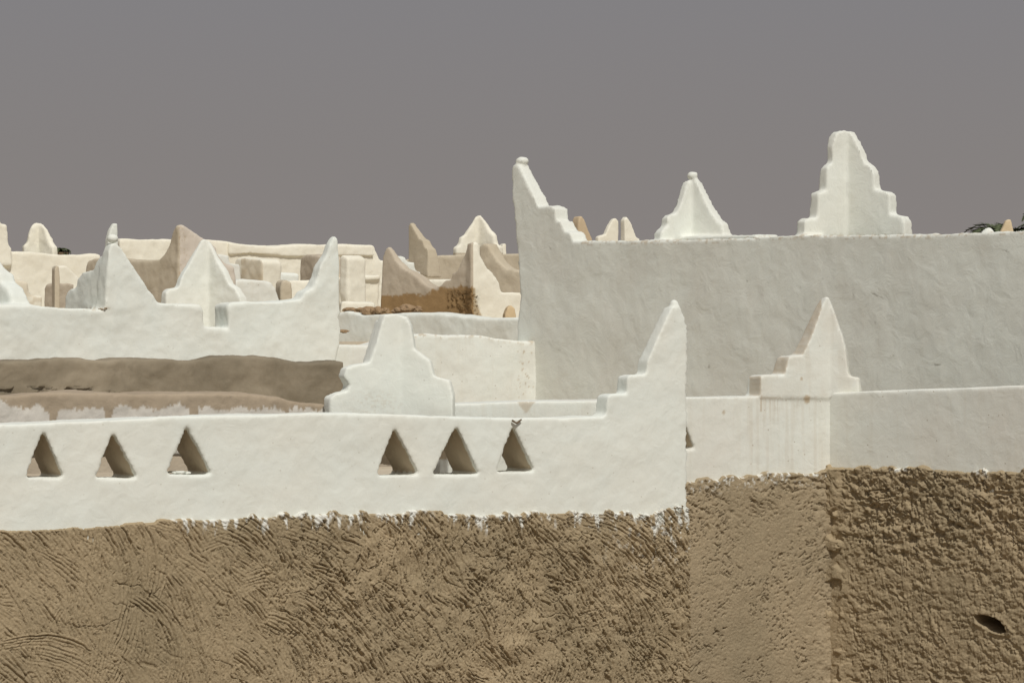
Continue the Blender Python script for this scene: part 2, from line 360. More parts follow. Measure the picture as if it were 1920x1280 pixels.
def angA(u, z):
    t = min(1, max(0, u/1.8)); y = (6.72-z)
    return -28-30*t-42*max(0, min(1, (y-.15)/.7))*(1-t*.75)+14*math.sin(u*2.3+z*3)
def streaks(U, Z, ang, along, across, seed, o=4):
    """relief drawn out along the hand's direction"""
    w = (fbm(U*2.5, Z*2.5, 3, seed+7)-.5)*.25
    a = R(ang); s_ = U*math.cos(a)+Z*math.sin(a)+w; t_ = -U*math.sin(a)+Z*math.cos(a)+w
    return fbm(s_*along, t_*across, o, seed, .6)
def hA(U, Z, PX, PY):
    H = crumble(U, Z, .008, 14, 1)
    rake(H, U, Z, U[1, 0]-U[0, 0], Z[0, 1]-Z[0, 0], 620, rngA, angA, amp=(.007, .029), L=(.4, 1.25), Wd=(.09, .24), pitch=.029, k=(-1.5, -.3))
    rough = .12+.88*sstep(380, 640, PX+160*(fbm(U*2, Z*2, 3, 8)-.5))
    patch = sstep(.40, .62, fbm(U*2.6, Z*2.6, 3, 18))
    st = streaks(U, Z, -60, 11, 46, 31)
    H = H-.022*sstep(.58, .68, st)*(.25+.75*patch)*rough
    H = H-.026*sstep(.64, .70, streaks(U, Z, -62, 22, 75, 35))*(.3+.7*rough)+.05*(fbm(U*5, Z*7, 3, 46)-.5)*rough
    H = H+.010*(streaks(U, Z, -56, 18, 60, 37)-.5)*rough
    H = H+crumble(U, Z, .006, 34, 2)*rough*(.4+.6*patch)
    H = H*.82+.035*(fbm(U*1.7, Z*1.7, 3, 4)-.5)+.006*(fbm(U*60, Z*60, 3, 44)-.5)
    cr = np.abs(fbm(U*3.2, Z*4.5, 4, 33)-.5); H = H-.014*sstep(.010, .002, cr)*sstep(.45, .55, vnoise(U*3, Z*3, 77))
    return H
def pA(U, Z, PX, PY, d, H):
    n = fbm(U*34, Z*14, 4, 12); s = vnoise(U*28, Z*0, 6)*.6+vnoise(U*70, Z*4, 14)*.4
    reach = 1e-4+(.03+.12*s**2*1.6)*sstep(300, 360, PX)+.12*sstep(1150, 1290, PX)
    p = sstep(reach, reach*.6, d+.02*(n-.5))*sstep(.42, .56, n)*sstep(290, 330, PX)*sstep(.35, .5, vnoise(U*9, Z*0, 2)+.15)
    q = sstep(.66, .72, fbm(U*40, Z*26, 3, 22))*sstep(1080, 1260, PX)*sstep(.55, .1, d)*.9
    return np.maximum(p, q)
mudface(PA, -260, 1291, A_low, 1330, .0048, .028, hA, pA, 'mud_render', M_mud, front)
def lower(pl, x0, x1, parent, z1, back=3.0, off=.0):
    prism('lower_wall', [on(pl, x0, off), on(pl, x1, off), on(pl, x1, back), on(pl, x0, back)], 0, z1, M_mud, parent)
lower(PA, -300, 1289, front, 6.3, .9, .03)
# --- middle wall, set back, whitewashed, with the pink-stained finial
M_top = [(840, 757), (1000, 752), (1120, 750), (1290, 744), (1450, 743), (1556, 740)]
M_low = [(1230, 905), (1290, 899), (1400, 889), (1460, 882), (1540, 884), (1556, 880)]
finM_L = [(1424, 745), (1425, 706), (1432, 703), (1470, 702), (1476, 672), (1482, 667), (1504, 665), (1520, 630), (1540, 575), (1548, 557), (1556, 600), (1557, 747)]
PMr = Plane(1552, PM.depth(1552), -12)
finM_R = [(1540, 748), (1543, 600), (1546, 556), (1553, 556), (1562, 580), (1580, 630), (1586, 655), (1590, 690), (1592, 705), (1610, 707), (1612, 730), (1612, 738)]
def mud_shade_M(px, py, V, N):
    n = fbm(px/9, py/5, 4, 3); m = .5*sstep(4, 1, np.abs(py-745.5+5*(n-.5)))*sstep(1418, 1430, px)*sstep(1500, 1475, px)*sstep(.35, .5, n)
    m = np.maximum(m, sstep(9, 4, np.hypot(px-1513, (py-748)*.9)+6*(n-.5)))
    # side of the finial that turns away to the left has its brown shade painted in
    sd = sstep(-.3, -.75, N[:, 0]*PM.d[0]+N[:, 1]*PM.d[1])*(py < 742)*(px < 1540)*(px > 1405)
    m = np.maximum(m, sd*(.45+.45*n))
    m = np.maximum(m, .16*sstep(.3, .7, fbm(px/30, py/30, 4, 44))*(px > 1405)*(py < 742))
    m = np.maximum(m, .8*sstep(4, 2, np.hypot(px-1357, (py-773)*.8)))
    m = np.maximum(m, .8*sstep(3.4, 2, np.hypot(px-1503, (py-710)*.8)))
    # tear-shaped bare patch and cracks on the low stretch to the left
    tr = sstep(2, -1, np.abs(px-986)-(775-py)*.75+3*(n-.5))*(py > 753)*(py < 776)
    m = np.maximum(m, tr*.6); m = np.maximum(m, sstep(2.2, .8, np.abs(px-1427))*(py > 742)*(py < 772)*.7)
    m = np.maximum(m, .22*sstep(.5, .85, fbm(px/7, py/70, 3, 3))*sstep(1425, 1440, px)*sstep(1540, 1500, px)*sstep(820, 750, py))
    drip = .7*sstep(3.0, 1, np.abs(px-1450-2*(vnoise(py/9, py*0, 2)-.5)))*sstep(812, 780, py)*(py > 745)
    st = fbm(px/2.6, py/90, 3, 91, .6); m = np.maximum(m, .34*sstep(.55, .78, st)*sstep(1424, 1436, px)*sstep(1530, 1500, px)*sstep(815, 752, py)*(py > 744))
    m = np.maximum(m, .16*sstep(.45, .7, fbm(px/6, py/120, 3, 94))*(px > 1400)*(py > 744))
    return np.maximum(m, drip*.25)
hM = [slab(PM, [(1285, 795), (1245, 842), (1304, 842)], .8, off=-.2)]
def mud_shade_M2(px, py, V, N):
    d = (V[:, 0]-PM.X0)*PM.n[0]+(V[:, 1]-PM.Y0)*PM.n[1]
    return np.maximum(mud_shade_M(px, py, V, N), sstep(-.01, -.03, d)*sstep(.5, .2, N[:, 2])*(px < 1310)*(py > 770)*(py < 860))
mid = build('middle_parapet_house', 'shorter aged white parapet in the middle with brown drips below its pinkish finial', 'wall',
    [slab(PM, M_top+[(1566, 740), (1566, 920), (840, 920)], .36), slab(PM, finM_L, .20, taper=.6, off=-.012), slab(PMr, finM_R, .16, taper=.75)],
    M_white2, holes=hM, vox=.0125, smooth=4, disp=((.7, .02), (.12, .005)), mud=mud_shade_M2, main='parapet',
    parts=[('corner_finial', above(1405, 1625, [(1405, 744), (1555, 742), (1625, 736)]), 'pointed finial with brown shaded left edge and two steps on its left')])
def hM_(U, Z, PX, PY):
    k = .4+.6*sstep(1020, 930, PY+30*(fbm(U*5, Z*5, 3, 2)-.5))
    gr = fbm(U*85, Z*85, 3, 58); n8 = fbm(U*9, Z*9, 5, 51, .5)
    area = sstep(.42, .6, fbm(U*5, Z*5, 3, 12)+.12*(k-.5))
    H = .022*(n8-.5)*k**2+.004*(fbm(U*26, Z*26, 3, 56)-.5)+.006*(gr-.5)
    H = H-.015*sstep(.66, .72, streaks(U, Z, -55, 26, 52, 57))*(.3+.7*area)-.013*sstep(.68, .73, streaks(U, Z, 10, 34, 60, 60))*(.25+.75*area)
    H = H-.012*sstep(.60, .70, streaks(U, Z, -35, 14, 40, 61))*k**3
    rng = np.random.RandomState(5)
    H = H+.02*(fbm(U*2, Z*2, 3, 54)-.5)
    return H+.02*sstep(1520, 1556, PX)+.035*(fbm(U*14, Z*14, 4, 63, .6)-.5)*sstep(1480, 1556, PX)
def pM_(U, Z, PX, PY, d, H):
    return sstep(.60, .68, fbm(U*50, Z*40, 3, 62))*sstep(.16, .03, d)*.85
mudface(PM, 1240, 1575, M_low, 1330, .0065, .03, hM_, pM_, 'mud_render', M_mud2, mid, 'paler finely pitted mud render')
lower(PM, 1150, 1570, mid, 6.3, 1.2, .03)
# --- right wall, turned to the left, very rough mud
R_top = [(1556, 735), (1700, 730), (1850, 725), (1925, 722), (2200, 706)]
R_low = [(1545, 872), (1575, 872), (1600, 874), (1700, 874), (1725, 872), (1740, 876), (1800, 879), (1920, 881), (2200, 890)]
right = build('right_parapet_house', 'plain pinkish grey parapet over deeply lumpy mud wall at the right edge', 'wall',
    [slab(PR, [(1546, 736)]+R_top+[(2200, 940), (1546, 920)], .36)], M_white2, vox=.016, smooth=4, disp=((.7, .015), (.12, .004)), main='parapet',
    parts=[('parapet', lambda px, py, C: px > 0)])
def hR_(U, Z, PX, PY):
    st = streaks(U, Z, -35, 12, 26, 77); lump = fbm(U*13+.8*fbm(U*7, Z*7, 3, 3), Z*17, 5, 71, .6)
    H = .045*(lump-.5)+.03*(fbm(U*30, Z*30, 4, 75, .65)-.5)-.020*sstep(.58, .68, st)-.016*sstep(.60, .66, fbm(U*21, Z*27, 3, 78))+.010*(fbm(U*60, Z*60, 3, 76)-.5)
    rg = np.random.RandomState(3)
    Hr = np.zeros_like(H); rake(Hr, U, Z, U[1, 0]-U[0, 0], Z[0, 1]-Z[0, 0], 160, rg, lambda u, z: -35-50*(z < 6.6), amp=(.008, .018), L=(.15, .35), Wd=(.05, .1), pitch=.022)
    H = H+Hr*.9
    k = .5+.5*sstep(1110, 960, PY)
    H = H*k*(.35+.65*sstep(1556, 1625, PX))
    hole = np.hypot((PX-1862-.35*(PY-1168))/24, (PY-1168-.35*(PX-1862))/13)+.5*(fbm(U*16, Z*16, 3, 5)-.5)
    H = H-.45*sstep(1.05, .8, hole)+.012*sstep(1.9, 1.2, hole)
    H = H+.03*sstep(22, 8, np.hypot(PX-1727, PY-884))+.04*sstep(1600, 1570, PX)*sstep(.5, .6, fbm(U*9, Z*9, 2, 3))
    return H
def pR_(U, Z, PX, PY, d, H):
    return sstep(.50, .60, fbm(U*30, Z*24, 3, 82))*sstep(.09, .03, d)*(sstep(22, 10, np.abs(PX-1690))+sstep(20, 8, np.abs(PX-1842)))*.95
mudface(PR, 1548, 2100, R_low, 1330, .006, .035, hR_, pR_, 'mud_render', M_mud, right, 'rough clotted mud render with a dark hole')
lower(PR, 1560, 2200, right, 6.3, 1.4, .3)
# --- capped low wall behind the front parapet, at the left
cap_top = [(-300, 738), (0, 741), (60, 737), (160, 735), (260, 737), (420, 736), (480, 738), (520, 743), (545, 750), (600, 757), (640, 764)]
PP = Plane(320, PM.depth(320)+.05, 30)
def mud_P(px, py, V, N):          # here the base colour is the mud cap, the stored mask is the flaked whitewash
    line = 766-15*(fbm(px/20, px*0, 5, 8, .6)-.5)*2.0-5*sstep(.5, .9, vnoise(px/3.5, py/8, 6))+10*sstep(40, 0, px)*-1
    line = line-9*sstep(55, 0, np.abs(px-232))+4*sstep(16, 6, np.abs(px-99))+24*sstep(9, 5, np.abs(px-100))+24*sstep(12, 3, np.abs(px-203))+60*sstep(9, 6, np.abs(px-364))
    return sstep(-1.5, 1.5, py-line)*.95
build('capped_low_wall', 'low wall with rounded brown mud cap and flaking pale whitewash behind the front parapet', 'wall',
    [slab(PP, cap_top+[(640, 850), (-300, 860)], .36)], M_cap, vox=.014, smooth=26, disp=((.4, .04), (.1, .010)), mud=mud_P)
# --- finial in the middle
PF = Plane(752, PM.depth(752)-.12, 30); PF2 = Plane(752, PM.depth(752)-.12, -10)
f2L = [(622, 800), (620, 746), (630, 738), (652, 733), (656, 722), (646, 706), (650, 690), (668, 684), (694, 680), (704, 650), (716, 606), (722, 590), (742, 588), (757, 592), (757, 800)]
f2R = [(740, 800), (735, 600), (745, 590), (762, 594), (770, 612), (776, 655), (806, 676), (813, 705), (842, 713), (848, 740), (849, 800)]
build('middle_finial', 'broad blunt white finial with uneven steps standing between brown wall and small parapet', 'finial',
    [slab(PF, f2L, .11, taper=.2), slab(PF2, f2R, .10, taper=.2), slab(Plane(752, PM.depth(752)+.0, 30), [(640, 820), (650, 745), (700, 690), (728, 600), (752, 600), (780, 690), (800, 745), (810, 820)], .2)], M_white, vox=.011, smooth=6, disp=((.5, .02), (.12, .006)),
    mud=lambda px, py, V, N: .22*sstep(.5, .7, fbm(px/5, py/3, 3, 5))*sstep(45, 12, np.hypot((px-705)*.6, py-758)),
    relief=lambda V, N: .012*(fbm(V[:, 0]*40, V[:, 2]*40, 3, 4)-.5)*(V[:, 2] < ZC-(735-640)/F*26))
# --- grey mud wall
g_top = [(-300, 680), (0, 676), (60, 676), (110, 671), (150, 671), (200, 677), (235, 671), (300, 672), (345, 676), (400, 670), (425, 667), (470, 668), (530, 674), (575, 679), (645, 677)]
build('grey_mud_wall', 'long grey-brown mud wall with wavy top between the white wall and the capped wall', 'wall',
    [slab(PG, g_top+[(648, 820), (-300, 830)], .34)], M_greymud, vox=.016, smooth=14, disp=((.4, .05), (.1, .012)),
    relief=lambda V, N: -.05*sstep(.5, .62, fbm(V[:, 0]*9, V[:, 2]*22, 4, 6))*sstep(14, 4, np.abs(to_px(V)[1]-733))*(to_px(V)[0] < 240))
# --- white wall at the left with its finials
L_top = [(-300, 572), (0, 574), (60, 571), (120, 576), (180, 580), (205, 581), (300, 567), (340, 570), (372, 572), (379, 578), (382, 614), (430, 616), (428, 573), (434, 567), (480, 566), (540, 563), (575, 560), (610, 562), (640, 600), (641, 625)]
f3 = [(196, 600), (200, 540), (203, 470), (208, 456), (218, 452), (232, 465), (245, 490), (265, 520), (280, 545), (292, 555), (298, 570), (300, 620), (200, 660)]
PF3 = PLw
f3b = [(120, 590), (122, 553), (128, 543), (140, 537), (143, 520), (152, 508), (172, 504), (180, 485), (190, 475), (206, 465), (209, 640), (120, 640)]
PF3c = Plane(208, PLw.depth(208)+.0, -52)
f5 = [(560, 590), (566, 560), (572, 548), (588, 540), (596, 520), (600, 500), (612, 480), (618, 460), (624, 446), (630, 440), (636, 450), (637, 500), (638, 545), (641, 590)]
lw = build('left_white_wall', 'bright white terrace wall at left with a gap in its top and two finials', 'wall',
    [slab(PLw, L_top+[(635, 660), (618, 720), (-300, 740)], .30), slab(PLw, f3, .24, taper=.45), slab(PF3c, f3b, .15, taper=.3), slab(PLw, f5, .20, taper=.6),
     slab(Plane(26, PLw.depth(26)+.08, -45), [(-60, 640), (-60, 450), (-40, 470), (-20, 500), (-4, 512), (0, 530), (14, 540), (22, 556), (26, 575), (26, 640)], .17)],
    M_white, vox=.016, smooth=9, disp=((.5, .045), (.11, .012)),
    mud=lambda px, py, V, N: .5*sstep(.54, .62, fbm(px/4, py/3, 3, 2))*sstep(6, 2, np.abs(py-579))*sstep(140, 170, px)*sstep(215, 200, px),
    parts=[('corner_finial', above(50, 190, [(50, 572), (120, 577), (190, 582)]), 'grey stepped wing of the finial turned from the sun'),
           ('corner_finial', above(190, 305, [(190, 582), (300, 566), (305, 566)]), 'leaning thick white finial with curved back'),
           ('corner_finial', above(555, 660, [(555, 562), (660, 575)]), 'tall narrow white finial with three soft steps on its left'),
           ('corner_finial', above(-100, 50, 571), 'white stepped finial cut by the left edge')])
# ball and thin tip just behind the leaning finial
PB = Plane(215, 31.4, 30)
build('knobbed_spike', 'thin white spike with a round ball, peeking over the leaning finial', 'finial',
    [slab(PB, [(203, 520), (203, 448), (207, 432), (213, 419), (220, 420), (221, 440), (224, 520)], .12, taper=.6), ball(Plane(215, PLw.depth(215), 30), 217, 447, 11.5, 9.5, .06)],
    M_white, vox=.010, smooth=4, disp=((.3, .02),),
    parts=[('ball', lambda px, py, C: (C[:, 1] < PB.depth(215)-.25), None)])
# finial behind the gap
P4 = Plane(391, 34.6, 32); P4r = Plane(391, 34.6, -38)
build('gap_finial', 'white pointed finial with creased middle standing in the gap of the left white wall', 'finial',
    [slab(P4, [(312, 700), (312, 548), (318, 542), (336, 538), (340, 522), (345, 510), (356, 495), (368, 470), (378, 450), (386, 447), (392, 455), (392, 700)], .18, taper=.75),
     slab(P4r, [(385, 700), (386, 450), (390, 452), (398, 470), (406, 490), (418, 508), (424, 522), (428, 532), (440, 540), (449, 556), (452, 575), (452, 700)], .17, taper=.75)],
    M_white, vox=.012, smooth=9, disp=((.35, .03), (.09, .008)))
# --- white wall right of the middle and the big wall
N_top = [(600, 645), (690, 648), (770, 628), (800, 626), (840, 629), (870, 627), (905, 627), (930, 634), (960, 637), (985, 640), (1006, 639)]
def mud_N(px, py, V, N):
    n = fbm(px/5, py/4, 4, 9); up = sstep(10, 1, py-np.interp(px, [a for a, b in N_top], [b for a, b in N_top]))
    m = .7*sstep(.52, .62, n)*up*(px > 770)
    v = vnoise(px/3.2, py/4, 21)*.6+vnoise(px/2, py/2.4, 25)*.4
    m = np.maximum(m, .75*sstep(.76, .82, v)*sstep(30, 6, np.abs(px-988-.03*(py-690)))*(py < 745))
    return m
build('inner_white_wall', 'sunlit warm white wall with chipped top edge running into the big grey wall', 'wall',
    [slab(PN, N_top+[(1008, 800), (600, 800)], .34)], M_white2, vox=.016, smooth=5, disp=((.5, .03), (.12, .009)), mud=mud_N)
W_top = [(1050, 480), (1075, 452), (1110, 452), (1200, 451), (1300, 450), (1400, 445), (1500, 440), (1600, 441), (1700, 440), (1760, 440), (1800, 436), (1850, 435), (1900, 433), (2000, 428), (2300, 410)]
wl = [(970, 640), (972, 520), (964, 420), (961, 312), (968, 308), (978, 318), (992, 345), (1004, 368), (1014, 388), (1038, 389), (1044, 394), (1048, 412), (1056, 420), (1064, 434), (1074, 437), (1077, 452), (1100, 453), (1100, 640)]
W_all = [(975, 800), (969, 636), (975, 560), (973, 510), (971, 470), (1000, 455), (1079, 453)]+W_top[2:]+[(2300, 800)]
W_horn = [(973, 520), (967, 430), (963, 380), (960, 314), (965, 309), (973, 311), (981, 328), (992, 350), (1002, 370), (1008, 387), (1031, 385), (1040, 390), (1043, 413), (1051, 415), (1058, 433), (1069, 436), (1075, 455), (1078, 520)]
def finial(xc, Y, thL, thR, left, right, t=.17, taper=.5):
    return [slab(Plane(xc, Y, thL), left, t, taper), slab(Plane(xc, Y, thR), right, t, taper)]
Y13 = PW.depth(1300)+.75; Y15 = PW.depth(1590)+.8
f13 = finial(1298, Y13, 32, -38,
    [(1240, 700), (1240, 436), (1246, 428), (1252, 424), (1252, 408), (1258, 402), (1270, 398), (1278, 380), (1287, 352), (1292, 340), (1299, 340), (1299, 700)],
    [(1292, 700), (1292, 338), (1305, 338), (1311, 352), (1322, 376), (1333, 398), (1345, 415), (1353, 420), (1357, 440), (1357, 700)])
f15 = finial(1589, Y15, 32, -38,
    [(1509, 700), (1509, 414), (1515, 410), (1533, 408), (1535, 364), (1541, 360), (1551, 359), (1551, 314), (1557, 307), (1562, 306), (1561, 275), (1566, 258), (1570, 248), (1580, 244), (1590, 244), (1590, 700)],
    [(1582, 700), (1578, 245), (1592, 245), (1602, 260), (1612, 280), (1618, 300), (1623, 306), (1632, 312), (1638, 325), (1640, 355), (1664, 360), (1668, 366), (1668, 402), (1690, 406), (1694, 414), (1696, 436), (1696, 700)])
def rel_W(V, N):
    px, py = to_px(V); s = (V[:, 0]*PW.d[0]+V[:, 1]*PW.d[1]); z = V[:, 2]
    w = (fbm(s*3, z*3, 3, 3)-.5)*.5
    a = s*.8+z*.6; b = -s*.6+z*.8
    h = np.abs(fbm((a+w)*4.2, (b-w)*8, 4, 15)-.5)*2
    k = (N[:, 0]*PW.n[0]+N[:, 1]*PW.n[1]) > .5
    edge = .013*(fbm(px/6, py/6, 3, 31, .6)-.5)
    return edge*(1-k)+(.020*(fbm((a+w)*5, (b-w)*11, 4, 15)-.5)+.006*(.5-h)+.020*(fbm(s*6, z*5, 3, 19)-.5))*k
W_line = [(960, 452), (1080, 452)]+W_top[2:]
big = build('big_grey_wall', 'tall broad grey-white wall with hand-marked plaster filling the upper right', 'wall',
    [slab(PW, W_all, .32), slab(PW, W_horn, .19, taper=.35), ball(PW, 968.5, 301.5, 12.5, 7.5, .07), ball(Plane(1299, Y13, 0), 1299, 329, 10.5, 8, .03), ball(PW, 1828, 434, 11, 9, .16), ball(PW, 1729, 441, 7, 5, .16)]+f13+f15+
    [slab(Plane(1305, Y13-.2, -45), [(1225, 700), (1225, 450), (1240, 444), (1415, 440), (1420, 446), (1420, 700)], .3)],
    M_grey, vox=.0155, smooth=3, disp=((.6, .03),), relief=rel_W,
    mud=lambda px, py, V, N: .65*sstep(.56, .64, fbm(px/6, py/2.2, 4, 4))*sstep(7, 2, np.abs(py-np.interp(px, [a for a, b in W_line], [b for a, b in W_line])-3))*(px > 1090),
    parts=[('finial_cap', lambda px, py, C: (px < 1000) & (py < 311.5), 'round knob on the left finial'),
           ('corner_finial', above(950, 1090, [(950, 400), (1010, 420), (1078, 452), (1090, 452)]), 'tall horn-shaped finial with three steps to its right'),
           ('finial_cap', lambda px, py, C: (px > 1280) & (px < 1320) & (py < 336), 'round knob on the middle finial'),
           ('stepped_finial', lambda px, py, C: (px > 1220) & (px < 1380) & (((C[:, 0]-PW.X0)*PW.n[0]+(C[:, 1]-PW.Y0)*PW.n[1]) < -.37) & (py < 440), 'smaller finial with a knob and one step each side'),
           ('stepped_finial', lambda px, py, C: (px > 1480) & (px < 1720) & (((C[:, 0]-PW.X0)*PW.n[0]+(C[:, 1]-PW.Y0)*PW.n[1]) < -.37), 'large creased finial with three square steps on each side'),
           ('knob', above(1815, 1842, 433), None), ('knob', above(1720, 1738, 439), None)], main='wall')
# ---------------------------------------------------------------- behind: low grey wall and mud block with finials
FV = dict(vox=.02, smooth=7, disp=((.5, .05), (.12, .015)))
PH = Plane(970, 36.3, -45)
build('low_shaded_wall', 'low grey-white wall with bright rounded top below the brown mud block', 'wall',
    [slab(PH, [(630, 586), (650, 583), (680, 590), (720, 588), (780, 586), (820, 587), (880, 594), (920, 597), (980, 595), (1010, 595), (1010, 690), (630, 690)], .3)], M_white, vox=.018, smooth=10, disp=((.5, .04), (.12, .01)))
PI = Plane(893, 39.5, -40); PI2 = Plane(893, 39.5, 28)
def mud_I(px, py, V, N):
    n = fbm(px/9, py/6, 4, 17); b = (N[:, 0]*PI.n[0]+N[:, 1]*PI.n[1]) > .1
    lin = np.interp(px, [700, 800, 815, 850, 892, 905], [553, 551, 541, 540, 536, 560])
    edge = sstep(-1.5, 1.5, py-lin+16*(n-.5)+5*(vnoise(px/3, py/2, 6)-.5)); left = sstep(1.5, -1.5, px-np.interp(py, [530, 565, 590], [890, 893, 903])+3*(n-.5))
    return edge*left
block = build('brown_block_with_finials', 'small bare orange-brown mud block topped by a horn finial and a stepped finial', 'wall',
    [slab(PI, [(712, 640), (713, 560), (715, 520), (717, 480), (722, 466), (728, 462), (734, 470), (742, 488), (755, 502), (770, 510), (785, 521), (797, 534), (815, 540), (828, 533), (832, 526), (845, 522), (846, 512), (856, 508), (864, 490), (874, 468), (882, 456), (888, 452), (893, 456), (893, 640)], .30, taper=.85),
     slab(PI2, [(884, 640), (884, 454), (889, 455), (897, 470), (906, 488), (914, 502), (925, 512), (934, 526), (939, 538), (940, 548), (985, 549), (985, 640)], .26, taper=.5)],
    M_tan, vox=.018, smooth=5, disp=((.5, .04), (.12, .012)), mud=mud_I,
    relief=lambda V, N: (lambda px, py: .11*(fbm(px/4, py/3, 4, 8, .6)-.55)*sstep(830, 845, px)*sstep(905, 895, px)*sstep(540, 548, py))(*to_px(V)),
    parts=[('white_face', lambda px, py, C: ((C[:, 0]-PI2.X0)*PI2.n[0]+(C[:, 1]-PI2.Y0)*PI2.n[1] > -.10) & (px > 888) & (py > 440), 'sunlit whitewashed side', M_cream),
           ('horn_finial', above(700, 800, [(700, 515), (745, 520), (800, 538)]), 'horn-shaped finial at the left end'),
           ('stepped_finial', above(825, 900, 536), 'stepped finial at the right end')])
child_parent = None
def simple(name, label, cat, sl, mat, **k):
    kk = dict(FV); kk.update(k); return build(name, label, cat, sl, mat, **kk)
A_, B_ = 30, -45
# little white stepped wing behind the horn
simple('white_step_finial', 'small bright white stepped wing half hidden behind the horn finial', 'finial',
    [slab(Plane(760, 42, 30), [(735, 560), (735, 478), (761, 479), (764, 490), (778, 492), (781, 508), (790, 512), (791, 560)], .16)], M_white)
# wall behind with creased stepped finial
PJ = Plane(895, 47, -25)
simple('beige_rear_wall', 'beige wall behind the brown block with creased peaked finial above it', 'wall',
    [slab(PJ, [(758, 600), (758, 486), (800, 480), (860, 478), (905, 476), (990, 476), (990, 600)], .3),
     slab(Plane(897, 47.9, 30), [(856, 500), (856, 464), (864, 459), (865, 445), (875, 439), (884, 424), (892, 408), (898, 404), (899, 560)], .18, taper=.8),
     slab(Plane(897, 47.9, -38), [(890, 500), (890, 405), (899, 404), (908, 416), (916, 432), (924, 441), (928, 459), (936, 462), (937, 560)], .16, taper=.8)],
    M_beige, vox=.018, parts=[('stepped_finial', above(840, 955, 475), 'creased pale finial with two steps each side', M_cream)])
simple('beige_shelf_step', 'narrow white ledge at the foot of the beige wall, right of the horn finial', 'ledge',
    [slab(Plane(800, 41.5, -15), [(790, 570), (790, 526), (845, 525), (850, 570)], .3)], M_cream)
simple('curved_tan_wing', 'tan curved wing sloping down to the big grey wall', 'finial',
    [slab(Plane(905, 42.5, -35), [(897, 580), (898, 462), (905, 456), (914, 458), (922, 474), (936, 492), (950, 503), (990, 510), (990, 580)], .2)], M_beige)
simple('slender_post', 'tiny cream post right of the peaked beige finial', 'finial',
    [slab(Plane(946, 52, 30), [(941, 500), (942, 460), (946, 455), (950, 458), (951, 500)], .12)], M_cream, vox=.014, smooth=3)
simple('slim_stepped_finial', 'slim shaded finial with lit steps on its right, against the sky above the horn finial', 'finial',
    [slab(Plane(768, 44, -50), [(764, 510), (765, 424), (769, 417), (773, 424), (780, 436), (786, 447), (792, 450), (796, 462), (801, 466), (803, 480), (803, 520)], .20, taper=.7)], M_beige, vox=.014, smooth=4, disp=((.4, .03),))
simple('small_yellow_cone', 'small rounded yellow cone at the foot of the brown block, beside the big wall', 'finial',
    [slab(Plane(957, 37.6, 10), [(946, 610), (947, 588), (952, 576), (958, 572), (965, 578), (970, 610)], .14)], plaster('plaster_yellow', (.72, .57, .36), (.62, .47, .28)), vox=.012, smooth=4, disp=((.3, .02),))
# long far wall
PQ = Plane(560, 50, 30)
simple('long_cream_wall', 'long cream wall with gently wavy top running across the background at left', 'wall',
    [slab(PQ, [(225, 700), (225, 448), (300, 449), (395, 450), (425, 452), (440, 455), (480, 459), (515, 461), (560, 457), (610, 458), (650, 457), (702, 459), (709, 478), (713, 489), (724, 489), (724, 700)], .35)],
    M_cream)
simple('cream_upper_band', 'raised plaster band along the top of the long cream wall', 'ledge',
    [slab(Plane(560, 49.95, 30), [(430, 478), (430, 455), (440, 456), (480, 460), (515, 462), (560, 458), (610, 459), (700, 460), (702, 480), (560, 482), (470, 476)], .2)], M_cream)
simple('cream_ledge_wall', 'lower cream wall with a ledge right of the tall narrow finial', 'wall',
    [slab(Plane(680, 44, 20), [(636, 640), (640, 521), (660, 520), (705, 521), (712, 523), (710, 565), (712, 640)], .3), slab(Plane(680, 44, 20), [(656, 521), (656, 515), (712, 516), (712, 526), (656, 526)], .12, off=-.05)], M_cream, smooth=3)
simple('cream_upright', 'cream upright standing directly behind the tall narrow white finial', 'block',
    [slab(Plane(640, 43, -45), [(636, 600), (636, 482), (640, 478), (648, 480), (652, 486), (653, 600)], .3)], M_cream)
simple('sunken_cream_wall', 'low cream wall just above the low shaded wall, left of the brown block', 'wall',
    [slab(Plane(670, 41, 8), [(634, 640), (640, 564), (704, 566), (706, 640)], .3)], M_cream)
# blocks in front of the long wall
simple('stained_square_block', 'square block with a yellow-brown stained face below the long cream wall', 'block',
    [slab(Plane(492, 45, -50), [(440, 600), (440, 487), (446, 483), (488, 486), (492, 492), (492, 600)], .3)],
    M_cream, mud=lambda px, py, V, N: .75*sstep(.15, .7, fbm(px/30, py/40, 4, 4))*((N[:, 0]*Plane(1, 1, -50).n[0]+N[:, 1]*Plane(1, 1, -50).n[1]) > .6)*(px > 452))
simple('stepped_white_block', 'grey-white block in two steps between the tan peak and the stained block', 'block',
    [slab(Plane(412, 43, 30), [(404, 600), (404, 476), (430, 477), (431, 493), (450, 494), (453, 527), (458, 600)], .3)], M_white2, vox=.016, smooth=4)
simple('low_front_slab', 'grey-white low wall directly behind the gap finial', 'wall',
    [slab(Plane(480, 40.5, 25), [(420, 620), (436, 528), (455, 524), (508, 527), (517, 540), (524, 560), (524, 620)], .3)], M_white2)
simple('white_ledge_wall', 'white ledge wall between the stained block and the rounded block', 'wall',
    [slab(Plane(530, 46.5, 15), [(505, 600), (507, 511), (560, 513), (562, 600)], .3)], M_white)
simple('rounded_tan_block', 'rounded tan upright block left of the tall narrow finial', 'block',
    [slab(Plane(600, 44, -55), [(560, 600), (561, 492), (565, 481), (573, 477), (596, 478), (606, 484), (606, 600)], .3)], M_tan)
simple('little_tan_stub', 'little rounded tan stub in the low gap behind the white wall', 'block',
    [slab(Plane(536, 41, 20), [(525, 620), (526, 538), (529, 528), (537, 525), (545, 529), (548, 545), (550, 620)], .22)], M_beige, vox=.014, smooth=8)
